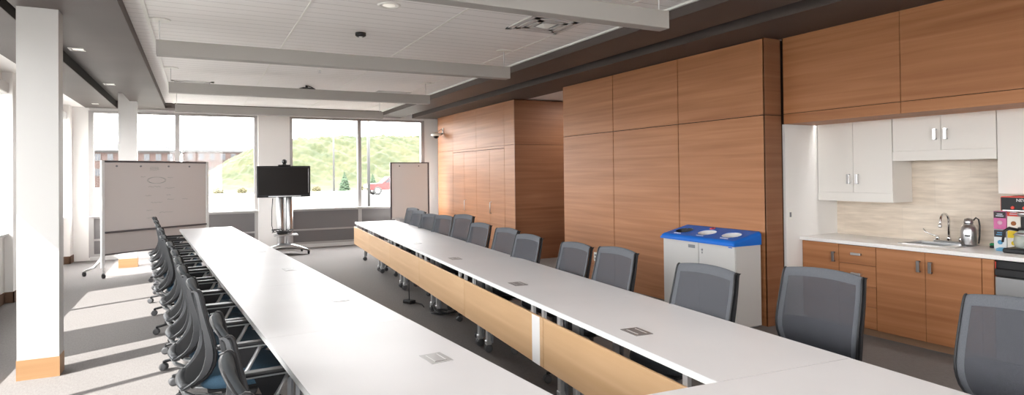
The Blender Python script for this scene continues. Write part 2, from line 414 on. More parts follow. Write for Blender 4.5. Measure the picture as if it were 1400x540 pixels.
# ------------------------------------------------------------------ kitchenette (labels hold y decreasing towards the camera)
M['bronze'] = mat('dark nickel', (.22, .20, .19), .35, .7)
def pull(parent, x, y, z, vertical=True, ln=.10, m='bronze'):
    if vertical: b = mb(m).bb(x-.03, x-.022, y-.014, y+.014, z-ln/2, z+ln/2, .002).bb(x-.024, x, y-.012, y+.012, z-ln/2, z-ln/2+.012).bb(x-.024, x, y-.012, y+.012, z+ln/2-.012, z+ln/2)
    else: b = mb(m).bb(x-.03, x-.022, y-ln/2, y+ln/2, z-.012, z+.012, .002).bb(x-.024, x, y-ln/2, y-ln/2+.012, z-.01, z+.01).bb(x-.024, x, y+ln/2-.012, y+ln/2, z-.01, z+.01)
    return b.build('handle', parent)
XU = 6.01
def upper(label, y0, y1, z0, z1, doors, hz=None, hside=None, val=.09):
    t = thing('wall_cabinet', label, 'cabinet', (XU, y0, z0), group='white wall cabinets over the counter')
    W, Hh = y1-y0, z1-z0
    mb('cab').bb(.018, .315, 0, W, .004, Hh).build('body', t)
    mb('cab').bb(-.004, .315, -.002 if y0 > 3.4 else 0, W, 0, val).build('light_valance', t)
    k = doors
    for i in range(k):
        a = W*i/k; c = W*(i+1)/k
        d = mb('cab').bb(0, .018, a+.002, c-.002, val+.003, Hh).build('door', t)
        s = {0: -1, 1: 1}[i % 2] if k > 1 else hside
        yy = c-.045 if (k > 1 and i % 2 == 0) else a+.045
        if hz: pull(d, 0, yy, hz-z0, m='steel')
    return t
upper('tall white two-door wall cabinet at the left end of the counter', 3.62, 4.425, 1.28, 2.14, 2, 1.51)
upper('short white two-door wall cabinet above the sink', 2.745, 3.615, 1.685, 2.14, 2, 1.92)
upper('tall white wall cabinet above the coffee brewer', 1.5, 2.74, 1.39, 2.14, 2, 1.6, val=.004)
XB = 5.74
def base(label, y0, y1, layout):
    t = thing('base_cabinet', label, 'cabinet', (XB, y0, 0), group='walnut base cabinets under the counter')
    W = y1-y0
    mb('seam').bb(.018, .59, .001, W-.001, .07, .862).build('body', t)
    M['toe'] = M.get('toe') or mat('toe kick', (.26, .15, .09), .55); mb('toe').bb(.05, .06, 0, W, 0, .07).build('toe_kick', t)
    z0, z1 = .075, .862
    if layout == 'door1':
        d = mb('walnut').bb(0, .018, .002, W-.002, z0, z1).build('door', t); pull(d, 0, .05, .73)
    if layout == 'doors':
        for i in range(2):
            a, c = W*i/2, W*(i+1)/2
            d = mb('walnut').bb(0, .018, a+.002, c-.002, z0, z1).build('door', t); pull(d, 0, c-.05 if i == 0 else a+.05, .735)
    if layout == 'drawers':
        zs = [.075, .285, .475, .68, .862]
        for i in range(4):
            d = mb('walnut').bb(0, .018, .002, W-.002, zs[i]+.002, zs[i+1]-.002).build('drawer', t)
            pull(d, 0, W/2, (zs[i]+zs[i+1])/2+.01, False, m='steel')
    if layout == 'filler': mb('walnut').bb(0, .018, .002, W-.002, z0, z1).build('panel', t)
    return t
base('single-door walnut base cabinet at the left end of the counter', 4.01, 4.425, 'door1')
base('walnut base cabinet with a stack of four drawers', 3.63, 4.008, 'drawers')
base('double-door walnut base cabinet below the sink', 2.745, 3.628, 'doors')
base('narrow walnut filler cabinet beside the black refrigerator', 2.655, 2.743, 'filler')
base('walnut base cabinet at the near end of the counter', -.6, 2.03, 'doors')
t = thing('countertop', 'speckled white countertop with a sink cut-out', 'countertop', (5.70, 4.428, .865))
b = mb('counter')
b.bb(0, .63, -5.0, -1.29, .005, .04, .003); b.bb(0, .63, -.93, 0, .005, .04, .003); b.bb(0, .24, -1.29, -.93, .005, .04); b.bb(.545, .63, -1.29, -.93, .005, .04)
b.build('slab', t)
t = thing('sink', 'stainless steel drop-in sink set into the white countertop', 'sink', (5.92, 3.03, .905)); t.scale = (1, .833, 1)
b = mb('steel')
b.bb(0, .39, 0, .13, .0, .006, .002); b.bb(0, .39, .555, .60, .0, .006, .002); b.bb(0, .035, .13, .555, .0, .006); b.bb(.31, .39, .13, .555, .0, .006)
b.build('rim', t)
b = mb('steel'); b.bb(.03, .315, .14, .55, -.17, -.165); b.bb(.03, .036, .14, .55, -.165, 0); b.bb(.31, .316, .14, .55, -.165, 0); b.bb(.03, .316, .14, .146, -.165, 0); b.bb(.03, .316, .545, .551, -.165, 0)
b.build('basin', t)
t = thing('faucet', 'chrome gooseneck faucet with lever handles behind the sink', 'faucet', (6.265, 3.26, .911))
mb('chrome').box((0, 0, .012), (.05, .26, .02), 0, .006).build('base_plate', t)
pth = [(0, 0, .02), (0, 0, .20)]+[(-.07+.07*math.cos(a), 0, .20+.075*math.sin(a)) for a in [PI*k/8 for k in range(1, 9)]]+[(-.145, 0, .17)]
mb('chrome').tube(pth, .011, 10).lathe([(.02, .02), (.016, .05), (.011, .07)], n=14).lathe([(.013, .15), (.016, .155), (.016, .175), (.012, .18)], (-.145, 0, 0), 12).build('spout', t)
for s, nm in ((1, 1), (-1, 1)):
    b = mb('chrome').lathe([(.018, .02), (.016, .045), (.012, .06)], (0, s*.10, 0), 12).tube([(0, s*.10, .055), (-.02, s*.13, .065), (-.03, s*.19, .09), (-.03, s*.21, .12)], .007, 8)
    b.build('lever_handle', t)
t = thing('airpot', 'silver insulated airpot with a black handle beside the faucet', 'airpot', (6.20, 3.062, .912))
mb('steel').lathe([(.056, 0), (.060, .01), (.060, .13), (.053, .16), (.034, .195)], n=24).build('body', t)
mb('steel').lathe([(.034, .195), (.036, .205), (.031, .235), (.013, .245)], n=20).build('lid', t)
mb('black').tube([(.02, -.03, .225), (.02, -.05, .25), (.02, -.072, .235), (.02, -.080, .18), (.02, -.077, .09), (.02, -.068, .02)], .007, 8).build('handle', t)
mb('black').box((-.03, -.02, .09), (.09, .03, .012)).build('spout_lever', t)
t = thing('sponge', 'small green and black sponge lying right of the airpot', 'sponge', (6.22, 2.86, .905))
mb('black').box((0, 0, .012), (.06, .08, .024), .2, .005).build('scrub_pad', t)
M['green'] = mat('green sponge', (.03, .25, .10), .8)
mb('green').box((0, 0, .033), (.058, .078, .018), .2, .004).build('foam', t)

# boxes of pods and sachets
def carton(label, y, z, cols, x=6.16, wd=.095, h=.155, dp=.07, band=.62, bandm=None):
    t = thing('tea_box', label, 'box', (x, y, z), 0, 'cartons stacked beside the coffee brewer')
    mb(cols[0]).box((dp/2, 0, h/2), (dp, wd, h), 0, .002).build('carton', t)
    mb(cols[1]).bb(-.0015, .001, -wd/2+.003, wd/2-.003, h*band, h-.004).build('header_band', t)
    b = mb(cols[2])
    b.bb(-.0025, -.001, -wd*.30, wd*.30, h*(band+.10), h*(band+.14)); b.bb(-.0025, -.001, -wd*.22, wd*.22, h*(band+.20), h*(band+.24))
    b.build('lettering', t)
    b = mb(cols[3]); b.lathe([(.001, -.003), (wd*.2, -.003), (wd*.2, 0), (.001, 0)], (0, 0, h*.36), 14, 'x'); b.build('emblem', t)
    return t
for k, c in dict(pink=(.62, .16, .36), ltpink=(.75, .45, .58), redbox=(.68, .07, .05), cream=(.80, .76, .68), bluebox=(.12, .38, .62), pale=(.74, .78, .80), yellow=(.85, .62, .03), darkb=(.05, .04, .045), brownp=(.35, .13, .05), tan=(.60, .52, .42)).items(): M[k] = mat(k+' card', c, .5)
carton('pink tea carton with a dark header, top left of the carton stack', 2.80, 1.078, ('pink', 'darkb', 'whiteink', 'ltpink'))
carton('white carton with a red header and a brown print, top right of the carton stack', 2.70, 1.078, ('cream', 'redbox', 'whiteink', 'brownp'), band=.75)
carton('pale blue carton with a dark header, bottom left of the carton stack', 2.80, .905, ('pale', 'darkb', 'bluebox', 'bluebox'), h=.17)
carton('white and yellow carton, bottom right of the carton stack beside the carafe', 2.70, .905, ('cream', 'yellow', 'yellow', 'yellow'), h=.17)
t = thing('sachet_wrapper', 'crumpled light blue wrapper on the counter before the cartons', 'wrapper', (6.06, 2.74, .905))
M['ltblue'] = mat('light blue film', (.18, .48, .72), .3)
b = mb('ltblue'); bmesh.ops.create_icosphere(b.bm, subdivisions=2, radius=.032)
for v in b.bm.verts: v.co = Vector((v.co.x*1.2, v.co.y*1.6, max(-.6, v.co.z/.032)*.02+.012))*random.uniform(.85, 1.15)
b.build('film', t)
# coffee brewer
t = thing('coffee_brewer', 'black and red twin-burner coffee brewer at the right edge of the counter', 'coffee maker', (5.93, 2.47, .905))
mb('black').box((.17, 0, .02), (.36, .42, .04), 0, .01).build('base', t)
mb('black').box((.30, 0, .21), (.12, .40, .36), 0, .008).build('back_column', t)
b = mb('redbox').box((.155, 0, .405), (.31, .44, .12), 0, .006); b.m('black').bb(-.006, .0, -.212, .212, .352, .458); b.build('brew_head', t)
mb('steel').bb(-.01, -.006, -.2, .2, .346, .356).build('name_strip', t)
for yy in (.13, .05): mb('redbox').lathe([(.012, -.014), (.014, -.006), (.014, 0)], (0, yy, .375), 12, 'x').build('switch', t)
mb('yellow').bb(-.009, -.006, -.10, -.02, .375, .41).build('label_plate', t)
mb('steel').lathe([(.05, .30), (.06, .305), (.06, .345)], (.12, .09, 0), 20).build('brew_basket', t)
cu = bpy.data.curves.new('lettering', 'FONT'); cu.body = 'NEWCO'; cu.size = .034; cu.extrude = .0008; cu.align_x = 'CENTER'
tmp = bpy.data.objects.new('lettering_source', cu); C.objects.link(tmp); bpy.context.view_layer.update()
me = bpy.data.meshes.new_from_object(tmp.evaluated_get(bpy.context.evaluated_depsgraph_get())); bpy.data.objects.remove(tmp)
me.materials.clear(); me.materials.append(M['whitemetal'])
lo = bpy.data.objects.new('lettering', me); C.objects.link(lo); lo.parent = t; lo.location = (-.0075, .04, .425); lo.rotation_euler = (PI/2, 0, -PI/2)
M['carafe'] = mat('carafe glass', (.50, .55, .52), .05, alpha=.55)
t = thing('carafe', 'glass coffee carafe with a black handle on the brewer base', 'carafe', (6.02, 2.56, .946))
mb('carafe').lathe([(.045, 0), (.068, .01), (.078, .05), (.072, .095), (.048, .14), (.044, .15)], n=24).build('jug', t)
mb('steel').lathe([(.074, .105), (.077, .106), (.060, .128), (.055, .128)], n=24).build('band', t)
mb('black').lathe([(.046, .15), (.05, .155), (.045, .17)], n=20).build('lid', t)
mb('black').tube([(-.045, .03, .15), (-.09, .07, .165), (-.115, .095, .14), (-.12, .105, .05)], [.012, .013, .012, .009], 8).build('handle', t)
# refrigerator
t = thing('refrigerator', 'black and steel undercounter refrigerator at the right edge of the frame', 'refrigerator', (5.74, 2.035, 0))
mb('black').bb(.02, .58, 0, .612, .01, .855).build('body', t)
d = mb('steel').bb(-.02, .018, .004, .608, .06, .735, .006).build('door', t)
mb('black').bb(-.025, .018, .004, .608, .737, .80, .012, 3).build('handle', d)
mb('redbox').bb(-.002, .0, .607, .612, .06, .85).build('edge_strip', t)

# outlets and switches
t = thing('wall_switch', 'white switch plate on the side wall of the kitchenette alcove', 'switch', (5.56, 4.43, 1.14))
mb('trimwhite').bb(-.035, .035, -.006, 0, -.058, .058, .003).build('plate', t); mb('grey_metal').bb(-.012, .012, -.010, -.006, -.025, .025).build('rocker', t)
t = thing('wall_outlet', 'white outlet plate low on the walnut wall behind the chairs', 'outlet', (5.22, 7.50, .37))
mb('trimwhite').bb(-.006, 0, -.045, .045, -.065, .065, .003).build('plate', t); mb('grey_metal').bb(-.009, -.006, -.02, .02, .01, .04).bb(-.009, -.006, -.02, .02, -.04, -.01).build('socket', t)

# ------------------------------------------------------------------ recycling bin
t = thing('recycling_bin', 'white metal recycling station with a blue three-hole lid against the walnut wall', 'recycling bin', (4.80, 4.47, 0))
W, D = 1.07, .36
mb('binwhite').bb(.012, D, 0, W, .02, .86).build('body', t)
mb('grey_metal').bb(.03, D-.02, .02, W-.02, 0, .02).build('plinth', t)
for a, c, k in ((.006, .505, 0), (.511, W-.006, 1)):
    d = mb('binwhite').bb(0, .011, a, c, .04, .845, .002).build('door', t)
    if k: mb('grey_metal').bb(-.003, 0, .56, .66, .775, .81).build('label_holder', d)
    else: mb('grey_metal').lathe([(.012, -.004), (.012, 0)], (0, .455, .77), 12, 'x').bb(-.004, 0, .45, .46, .73, .75).build('lock', d)
mb('blue').bb(-.0015, 0, .04, .09, .825, .835).build('maker_mark', t)
# sloping moulded lid with three oval openings
def lid_z(u): return .895+.085*u
b = MB().m('blue'); bm = b.bm
holes = [.19, .535, .88]
nx, ny = 24, 84
x0, x1, y0, y1 = -.03, D+.0, -.012, W+.012
grid = [[None]*(ny+1) for _ in range(nx+1)]
for i in range(nx+1):
    for j in range(ny+1):
        u, v = i/nx, j/ny; x = x0+(x1-x0)*u; y = y0+(y1-y0)*v
        e = min(min(u*(x1-x0), 1.0), v*(y1-y0), (1-v)*(y1-y0)); dz = -.03*max(0, 1-e/.03)**2
        grid[i][j] = bm.verts.new((x, y, lid_z(u)+dz))
def inhole(x, y): return any(((x-.155)/.088)**2+((y-h)/.115)**2 < 1 for h in holes)
for i in range(nx):
    for j in range(ny):
        q = (grid[i][j], grid[i+1][j], grid[i+1][j+1], grid[i][j+1])
        cc = sum((v.co for v in q), Vector())/4
        if not inhole(cc.x, cc.y): f = bm.faces.new(q); f.smooth = True
rim = [grid[i][0] for i in range(nx+1)]+[grid[nx][j] for j in range(1, ny+1)]+[grid[i][ny] for i in range(nx-1, -1, -1)]+[grid[0][j] for j in range(ny-1, 0, -1)]
low = [bm.verts.new((v.co.x, v.co.y, .845)) for v in rim]
for i in range(len(rim)): bm.faces.new((rim[i], rim[(i+1) % len(rim)], low[(i+1) % len(rim)], low[i]))
for v in list(bm.verts):
    if not v.link_faces: bm.verts.remove(v)
lid = b.build('lid', t)
M['holewhite'] = mat('white opening liner', (.62, .62, .62), .5)
for k, h in enumerate(holes):
    b = mb('holewhite' if k < 2 else 'black'); R = 28; top, bot = [], []
    for q in range(R):
        a = 2*PI*q/R; x = .155+.094*math.cos(a); y = h+.121*math.sin(a); zz = lid_z((x+.03)/(D+.03))
        top.append(Vector((x, y, zz+.002))); bot.append(Vector((x*.9+.015, h+.10*math.sin(a), .80)))
    inn = [Vector((.155+(p.x-.155)*.93, h+(p.y-h)*.93, p.z)) for p in top]
    b.rings([inn, bot], False); b.m('blue').rings([top, [p+Vector((0, 0, .003)) for p in inn], inn], False)
    b.build('opening', lid)
    b = mb('whiteink')
    for q, (w0, w1) in enumerate(((-.06, .05), (-.04, .065))):
        x = .035+.016*q
        for s_ in range(5):
            ya = h+w0+(w1-w0)*s_/5; b.bb(x, x+.008, ya, ya+(w1-w0)/5-.006, lid_z((x+.03)/(D+.03))-.001, lid_z((x+.03)/(D+.03))+.003)
    b.build('lettering', lid)
b = mb('redbox')
for q in range(3):
    a = 2*PI*q/3+.5; cx, cy = .305, .60
    p0 = (cx+.03*math.cos(a), cy+.03*math.sin(a)); p1 = (cx+.03*math.cos(a+1.6), cy+.03*math.sin(a+1.6))
    zz = lid_z((cx+.03)/(D+.03))+.003
    b.tube([(*p0, lid_z((p0[0]+.03)/(D+.03))+.002), (*p1, lid_z((p1[0]+.03)/(D+.03))+.002)], .006, 6)
b.build('recycling_symbol', lid)

# ------------------------------------------------------------------ tables
T = .725
def caster(b, x, y, ax='y', r=.036):
    b.m('black'); b.box((x, y, r*1.35), (r*1.3, r*1.1, r*1.2), 0, .008)
    b.m('rubber'); w_ = .012
    for s_ in (-1, 1):
        c_ = (x, y+s_*.018, r)
        b.lathe([(r*.5, -w_/2-.002), (r, -w_/2), (r, w_/2), (r*.5, w_/2+.002)], c_, 16, 'y')
def table(label, loc, rz, Ln, Dp, panel, box, group, strip=False, posts=True):
    """local x runs across the table from its inner edge, local y along it from its near end"""
    t = thing('conference_table', label, 'table', loc, rz, group)
    tp = mb('laminate').bb(0, Dp, .0012, Ln-.0012, T-.004, T)
    tp.m('lamedge').bb(0, Dp, .0012, Ln-.0012, T-.033, T-.004); tp.build('tabletop', t)
    mb('grey_metal').bb(.12, Dp-.12, .18, .22, T-.06, T-.033).bb(.12, Dp-.12, Ln-.22, Ln-.18, T-.06, T-.033).bb(.34, .40, .2, Ln-.2, T-.07, T-.03).build('under_frame', t)
    for yy in (.11, Ln-.11):
        for xx in (.17, Dp-.17):
            b = mb('silver').box((xx, yy, .375), (.034, .05, .60), 0, .006); b.m('grey_metal').bb(xx+.017, xx+.030, yy-.05, yy+.05, .09, .66)
            b.m('silver').box((xx, yy, .085), (.05, .055, .04), 0, .006)
            l = b.build('leg', t)
            b = mb('black'); caster(b, xx, yy-.0); b.build('caster', l)
    if panel:
        mb('maple').bb(-.016, .002, .004, Ln-.004, .315, .642, .002).build('modesty_panel', t)
        for yy in (.03, .2, Ln-.2): mb('silver').bb(.006, .028, yy, yy+.035, .34, T-.033).build('bracket', t)
        if strip: mb('lamedge').bb(-.0185, -.0165, .05, .17, .317, .640).build('joint_strip', t)
    if box:
        m_, x_, tilt = box
        b = mb(m_).box((x_, Ln*.5, T+.0015), (.11, .155, .003), 0, .001)
        b.m('slot').bb(x_-.03, x_-.026, Ln*.5-.055, Ln*.5+.055, T+.003, T+.0038).bb(x_+.026, x_+.03, Ln*.5-.055, Ln*.5+.055, T+.003, T+.0038)
        b.m('seam').bb(x_-.03, x_+.03, Ln*.5+.056, Ln*.5+.059, T+.003, T+.0036)
        b.build('power_outlet_box', t)
    return t
# right row: inner edge runs from (1.927, 1.90) to (2.657, 11.71)
ra = -math.atan2(.73, 9.81); Lr = 1.6395
posn = ['nearest the camera', 'second from the camera', 'third from the camera', 'fourth from the camera', 'fifth from the camera', 'farthest, by the windows']
for k in range(6):
    ax, ay = 1.927+.73/6*k, 1.90+9.81/6*k
    table('white table with maple panel in the right row, '+posn[k], (ax, ay, 0), ra, Lr, .785, True, ('greysq', .16, 0), 'tables of the right row', k == 1)
# left row: inner (right) edge from (1.262, 1.97) to (.552, 11.95); local x runs to the left, so turn the table round
la = math.atan2(.70, 9.98); Ll = 10.005/6
for k in range(6):
    f0 = (k+1)/6; ax, ay = 1.262-.71*f0, 1.97+9.98*f0
    table('white table with a silver outlet box in the left row, '+['nearest the camera', 'second from the camera', 'third from the camera', 'fourth from the camera', 'fifth from the camera', 'farthest, before the whiteboard'][k], (ax, ay, 0), la+PI, Ll, .815, False, ('greysq_l', .19, 0), 'tables of the left row')
# cross table closing the near end
t = table('white cross table closing the near end between both rows', (1.925+.777*math.cos(ra), 1.897+.777*math.sin(ra), 0), ra+PI/2, 1.50, .78, False, None, 'tables across the near end')
t.rotation_euler = (0, 0, ra+PI); t.location = (1.925+.785*math.cos(ra), 1.897+.785*math.sin(ra), 0)
# cross table is laid sideways: swap so its long side runs along X
for ch in list(t.children):
    ch.rotation_euler = (0, 0, PI/2); ch.location = (1.50, 0, 0)

# ------------------------------------------------------------------ chairs (local +x is the way the sitter faces)
prof = [(-.268, .964), (-.256, .974), (-.240, .964), (-.230, .925), (-.216, .86), (-.196, .78), (-.176, .70), (-.166, .63), (-.178, .56), (-.215, .50), (-.282, .448)]
hw = [.243, .245, .246, .250, .254, .257, .258, .256, .244, .218, .175]
def _smooth(pts, m=3):
    out = []
    for i in range(len(pts)-1):
        p0, p1, p2, p3 = pts[max(i-1, 0)], pts[i], pts[i+1], pts[min(i+2, len(pts)-1)]
        for k in range(m):
            t_ = k/m
            out.append(tuple(.5*((2*b_)+(-a_+c_)*t_+(2*a_-5*b_+4*c_-d_)*t_*t_+(-a_+3*b_-3*c_+d_)*t_**3) for a_, b_, c_, d_ in zip(p0, p1, p2, p3)))
    return out+[pts[-1]]
_all = _smooth([(x, z, h) for (x, z), h in zip(prof, hw)], 2)
prof = [(a[0], a[1]) for a in _all]; hw = [a[2] for a in _all]
def backpt(i, v, off=0):
    x, z = prof[i]; y = hw[i]*v
    arch = (.018*(1-v*v) if i < 7 else 0)
    return Vector((x-off-.022*(1-v*v), y, z+arch-(.0)))
def make_chair(seatm, framem, dmax, az, border, weave):
    fx = .09 if az < .6 else 0
    t = thing('task_chair', 'x', 'chair')
    # woven back with a denser border
    b = MB().m(weave); nv = 14; V = []
    for i in range(len(prof)): V.append([b.bm.verts.new(backpt(i, -1+2*j/nv)) for j in range(nv+1)])
    for i in range(len(prof)-1):
        for j in range(nv):
            b.m(border if (j < 1 or j >= nv-1 or i < 6) else weave)
            f = b.bm.faces.new((V[i][j], V[i][j+1], V[i+1][j+1], V[i+1][j])); f.material_index = b.cur; f.smooth = True
    o = b.build('backrest', t, 1, .006)
    # silver frame carrying the back: sides widen toward the lumbar loop
    b = mb(framem)
    path = [(i, -1) for i in range(2, len(prof))]+[(len(prof)-1, v) for v in (-.6, -.2, .2, .6)]+[(i, 1) for i in range(len(prof)-1, 1, -1)]
    rs = []
    for i, v in path:
        p = backpt(i, v, .012); k = i/(len(prof)-1); d = .014+dmax*max(0, min(1, (k-.35)/.4)); h = .011
        s_ = 1 if v > 0 else -1
        if abs(v) == 1: n_ = Vector((0, s_*h, 0)); rs.append([p+n_, p-n_, p-n_+Vector((-d, 0, -d*.25)), p+n_+Vector((-d, 0, -d*.25))] if s_ > 0 else [p-Vector((0, h, 0))*(-1)*-1*0+Vector((0, h, 0)), p-Vector((0, h, 0)), p-Vector((0, h, 0))+Vector((-d, 0, -d*.25)), p+Vector((0, h, 0))+Vector((-d, 0, -d*.25))])
        else: p2 = p+Vector((0, 0, .0)); rs.append([p2+Vector((0, 0, h)), p2-Vector((0, 0, h)), p2+Vector((-.03, 0, -h)), p2+Vector((-.03, 0, h))])
    # keep ring orientation consistent around the loop
    left = rs[:len(prof)-2]; right = rs[-(len(prof)-2):]
    b.rings(left, True, False, False); b.rings(right, True, False, False)
    pl = [(backpt(len(prof)-1, v, .025)) for v in (-1, -.6, -.2, .2, .6, 1)]
    b.tube(pl, .026, 8, flat=.017); b.build('back_frame', t)
    b = mb('black')
    for s_ in (-1, 1): b.tube([backpt(i, s_, -.004) for i in range(0, len(prof))], .0095 if fx == 0 else .006, 6)
    b.tube([backpt(0, v, .002) for v in (-1, -.6, -.2, .2, .6, 1)], .007, 6)
    b.build('edge_trim', t)
    # dark lumbar band near the loop
    b = MB().m('blackmat'); V = []
    for i in (12, 14, 16, 18, 20): V.append([b.bm.verts.new(backpt(i, v*.95, .018)) for v in (-1, -.5, 0, .5, 1)])
    for i in range(4):
        for j in range(4): f = b.bm.faces.new((V[i][j], V[i][j+1], V[i+1][j+1], V[i+1][j])); f.smooth = True
    b.build('lumbar_support', t, 1, .008)
    # seat
    b = MB().m(seatm); R = 28
    def se(a, rx, ry, e=.55):
        c_, s_ = math.cos(a), math.sin(a)
        return (math.copysign(abs(c_)**e, c_)*rx+.005, math.copysign(abs(s_)**e, s_)*ry)
    levels = [(.86, .425, 0), (.98, .43, 0), (1.0, .455, 0), (.985, .478, .0), (.92, .492, 0), (.5, .494, 0), (.08, .49, 0)]
    rs = []
    for k_, z, _ in levels:
        ring = []
        for q in range(R):
            x, y = se(2*PI*q/R, .245*k_, .245*k_)
            drop = -.030*max(0, (x-.10)/.15)**2 if z > .44 else 0
            ring.append(Vector((x, y, z+drop+(.010*(abs(y)/.245)**2 if z > .45 else 0))))
        rs.append(ring)
    b.rings(rs); b.build('seat', t)
    b = mb('black').box((0, 0, .415), (.40, .40, .02), 0, .006).box((-.02, 0, .375), (.20, .16, .06), 0, .01)
    b.build('seat_pan', t)
    # polished struts sweeping from the mechanism up to the back loop
    b = mb('mech')
    for s_ in (-1, 1):
        b.tube([(.02, s_*.06, .365), (-.12, s_*.08, .345), (-.24, s_*.11, .36), (-.315, s_*.13, .41), (-.33, s_*.135, .45)], [.018, .020, .020, .018, .012], 8, flat=.012)
    b.build('back_strut', t)
    for s_ in (-1, 1):
        a = mb('black').box((fx-.01, s_*.285, az+.003), (.31, .06, .020), 0, .008, seg=2).m('mech').box((fx-.01, s_*.285, az-.011), (.29, .045, .010), 0, .003).build('armrest', t)
        b = mb('black').prism_y([(-.10, az-.011), (.10, az-.011), (.02, az-.065), (-.02, az-.125), (-.05, az-.125)], s_*.285-.006, s_*.285+.006); b.build('arm_gusset', a)
        b = mb('mech').tube([(.06, s_*.285, az-.013), (.0, s_*.287, (az+.42)/2), (-.075, s_*.285, .42), (-.09, s_*.25, .395), (-.06, s_*.15, .385)], [.014, .015, .016, .015, .012], 8, flat=.012); b.build('arm_support', a)
    b = mb('grey_metal').lathe([(.03, .10), (.03, .24), (.019, .24), (.019, .37)], n=16); b.build('gas_lift', t)
    b = mb('black').lathe([(.04, .075), (.045, .09), (.04, .125), (.03, .13)], n=16)
    for q in range(5):
        a = 2*PI*q/5+.25; c_, s_ = math.cos(a), math.sin(a)
        b.tube([(.03*c_, .03*s_, .105), (.16*c_, .16*s_, .095), (.345*c_, .345*s_, .075)], [.024, .020, .015], 8, flat=.013)
    base_ = b.build('star_base', t)
    for q in range(5):
        a = 2*PI*q/5+.25; cx, cy = .35*math.cos(a), .35*math.sin(a)
        b = mb('black'); b.tube([(cx, cy, .04), (cx, cy, .08)], .009, 6)
        ang = a+1.9*(q+1)
        d_ = Vector((math.cos(ang), math.sin(ang), 0)); n_ = Vector((-d_.y, d_.x, 0))
        for s_ in (-1, 1):
            c0 = Vector((cx, cy, .031))+n_*s_*.014; b.m('rubber')
            rs = []
            for off, rr in ((-.009, .018), (-.007, .031), (.007, .031), (.009, .018)):
                rs.append([c0+n_*off+(d_*math.cos(2*PI*k/14)+Vector((0, 0, 1))*math.sin(2*PI*k/14))*rr for k in range(14)])
            b.rings(rs)
        b.m('black').box((cx, cy, .05), (.034, .034, .018), a, .005)
        b.build('caster', t)
    return t
proto_r = make_chair('charcoal', 'black', .01, .545, 'slate', 'mesh'); proto_l = make_chair('navy', 'chairsilver', .026, .665, 'slate_dark', 'mesh_dark')
used = set()
def place(proto, bx, by, rz, zs, label, group):
    """bx, by: middle of the back's top edge"""
    o = proto if proto.name not in used else dup(proto)
    used.add(proto.name)
    o.rotation_euler = (0, 0, rz); o.scale = (1, 1, zs/.985)
    o.location = (bx+.25*math.cos(rz), by+.25*math.sin(rz), 0)
    sp = random.uniform(0, 1.25)
    for ch in o.children:
        if ch.name.split('.')[0] in ('star_base', 'caster'): ch.rotation_euler.z = sp
    tag(o, label, 'chair', group)
RC = [  # top-edge middle x, y, turn, top height, what sets it apart
 (3.34, 1.42, .02, 1.0, 'slate mesh chair at the right edge of the frame, cut by it'),
 (3.35, 2.45, .07, 1.0, 'large slate mesh chair before the drawers of the kitchenette'),
 (2.877, 2.92, .0, 1.0, 'slate mesh chair standing before the recycling bin'),
 (2.965, 3.965, -.04, 1.0, 'slate mesh chair pushed in just left of the recycling bin'),
 (3.08, 4.73, -.04, .96, 'slate mesh chair before the far end of the long walnut wall box'),
 (3.035, 5.555, .03, .97, 'slate mesh chair before the dark corridor opening'),
 (3.14, 6.25, .05, .98, 'slate mesh chair before the near corner of the four-door storage box'),
 (3.19, 7.1, .08, .98, 'slate mesh chair before the nearest storage door'),
 (3.30, 7.9, .14, 1.04, 'taller slate mesh chair overlapping its farther neighbour before the storage doors'),
 (3.33, 8.75, .2, .98, 'slate mesh chair half hidden behind the taller chair'),
 (3.38, 9.5, .25, .96, 'slate mesh chair before the white pier at the wood corner'),
 (3.42, 10.2, .1, .98, 'slate mesh chair before the small whiteboard, nearer of two'),
 (3.55, 10.95, .07, .99, 'slate mesh chair before the small whiteboard, farther of two'),
]
for x, y, a, z, lb in RC: place(proto_r, x, y, PI+a, z, lb, 'chairs along the right row of tables')
LC = [
 (.34, 1.46, .05, .98, 'mesh chair lowest in the frame at the left row, barely showing'),
 (.11, 2.13, .05, 1.0, 'mesh chair second lowest at the left row, its dark top in the corner'),
 (.095, 2.84, .05, 1.0, 'mesh chair with a navy seat, third from the camera on the left'),
 (-.01, 3.98, .05, 1.0, 'nearest full silver-framed chair profile at the left row, navy seat'),
 (-.07, 4.62, .05, 1.0, 'silver-framed chair, second full profile at the left row'),
 (-.11, 5.25, .05, .99, 'silver-framed chair, third full profile at the left row'),
 (-.15, 5.9, .05, .98, 'silver-framed chair, fourth full profile at the left row'),
 (-.21, 6.6, .05, .99, 'silver-framed chair, fifth full profile at the left row'),
 (-.30, 7.4, .05, .99, 'silver-framed chair, sixth full profile at the left row'),
 (-.37, 8.4, .05, 1.0, 'silver-framed chair at the left row, fourth from the whiteboard'),
 (-.44, 9.2, .05, .99, 'silver-framed chair at the left row, third from the whiteboard'),
 (-.50, 10.0, .05, 1.0, 'silver-framed chair at the left row, second from the whiteboard'),
 (-.56, 10.8, .05, 1.0, 'silver-framed chair at the left row, nearest the whiteboard'),
]
for x, y, a, z, lb in LC: place(proto_l, x, y, a, z, lb, 'chairs along the left row of tables')

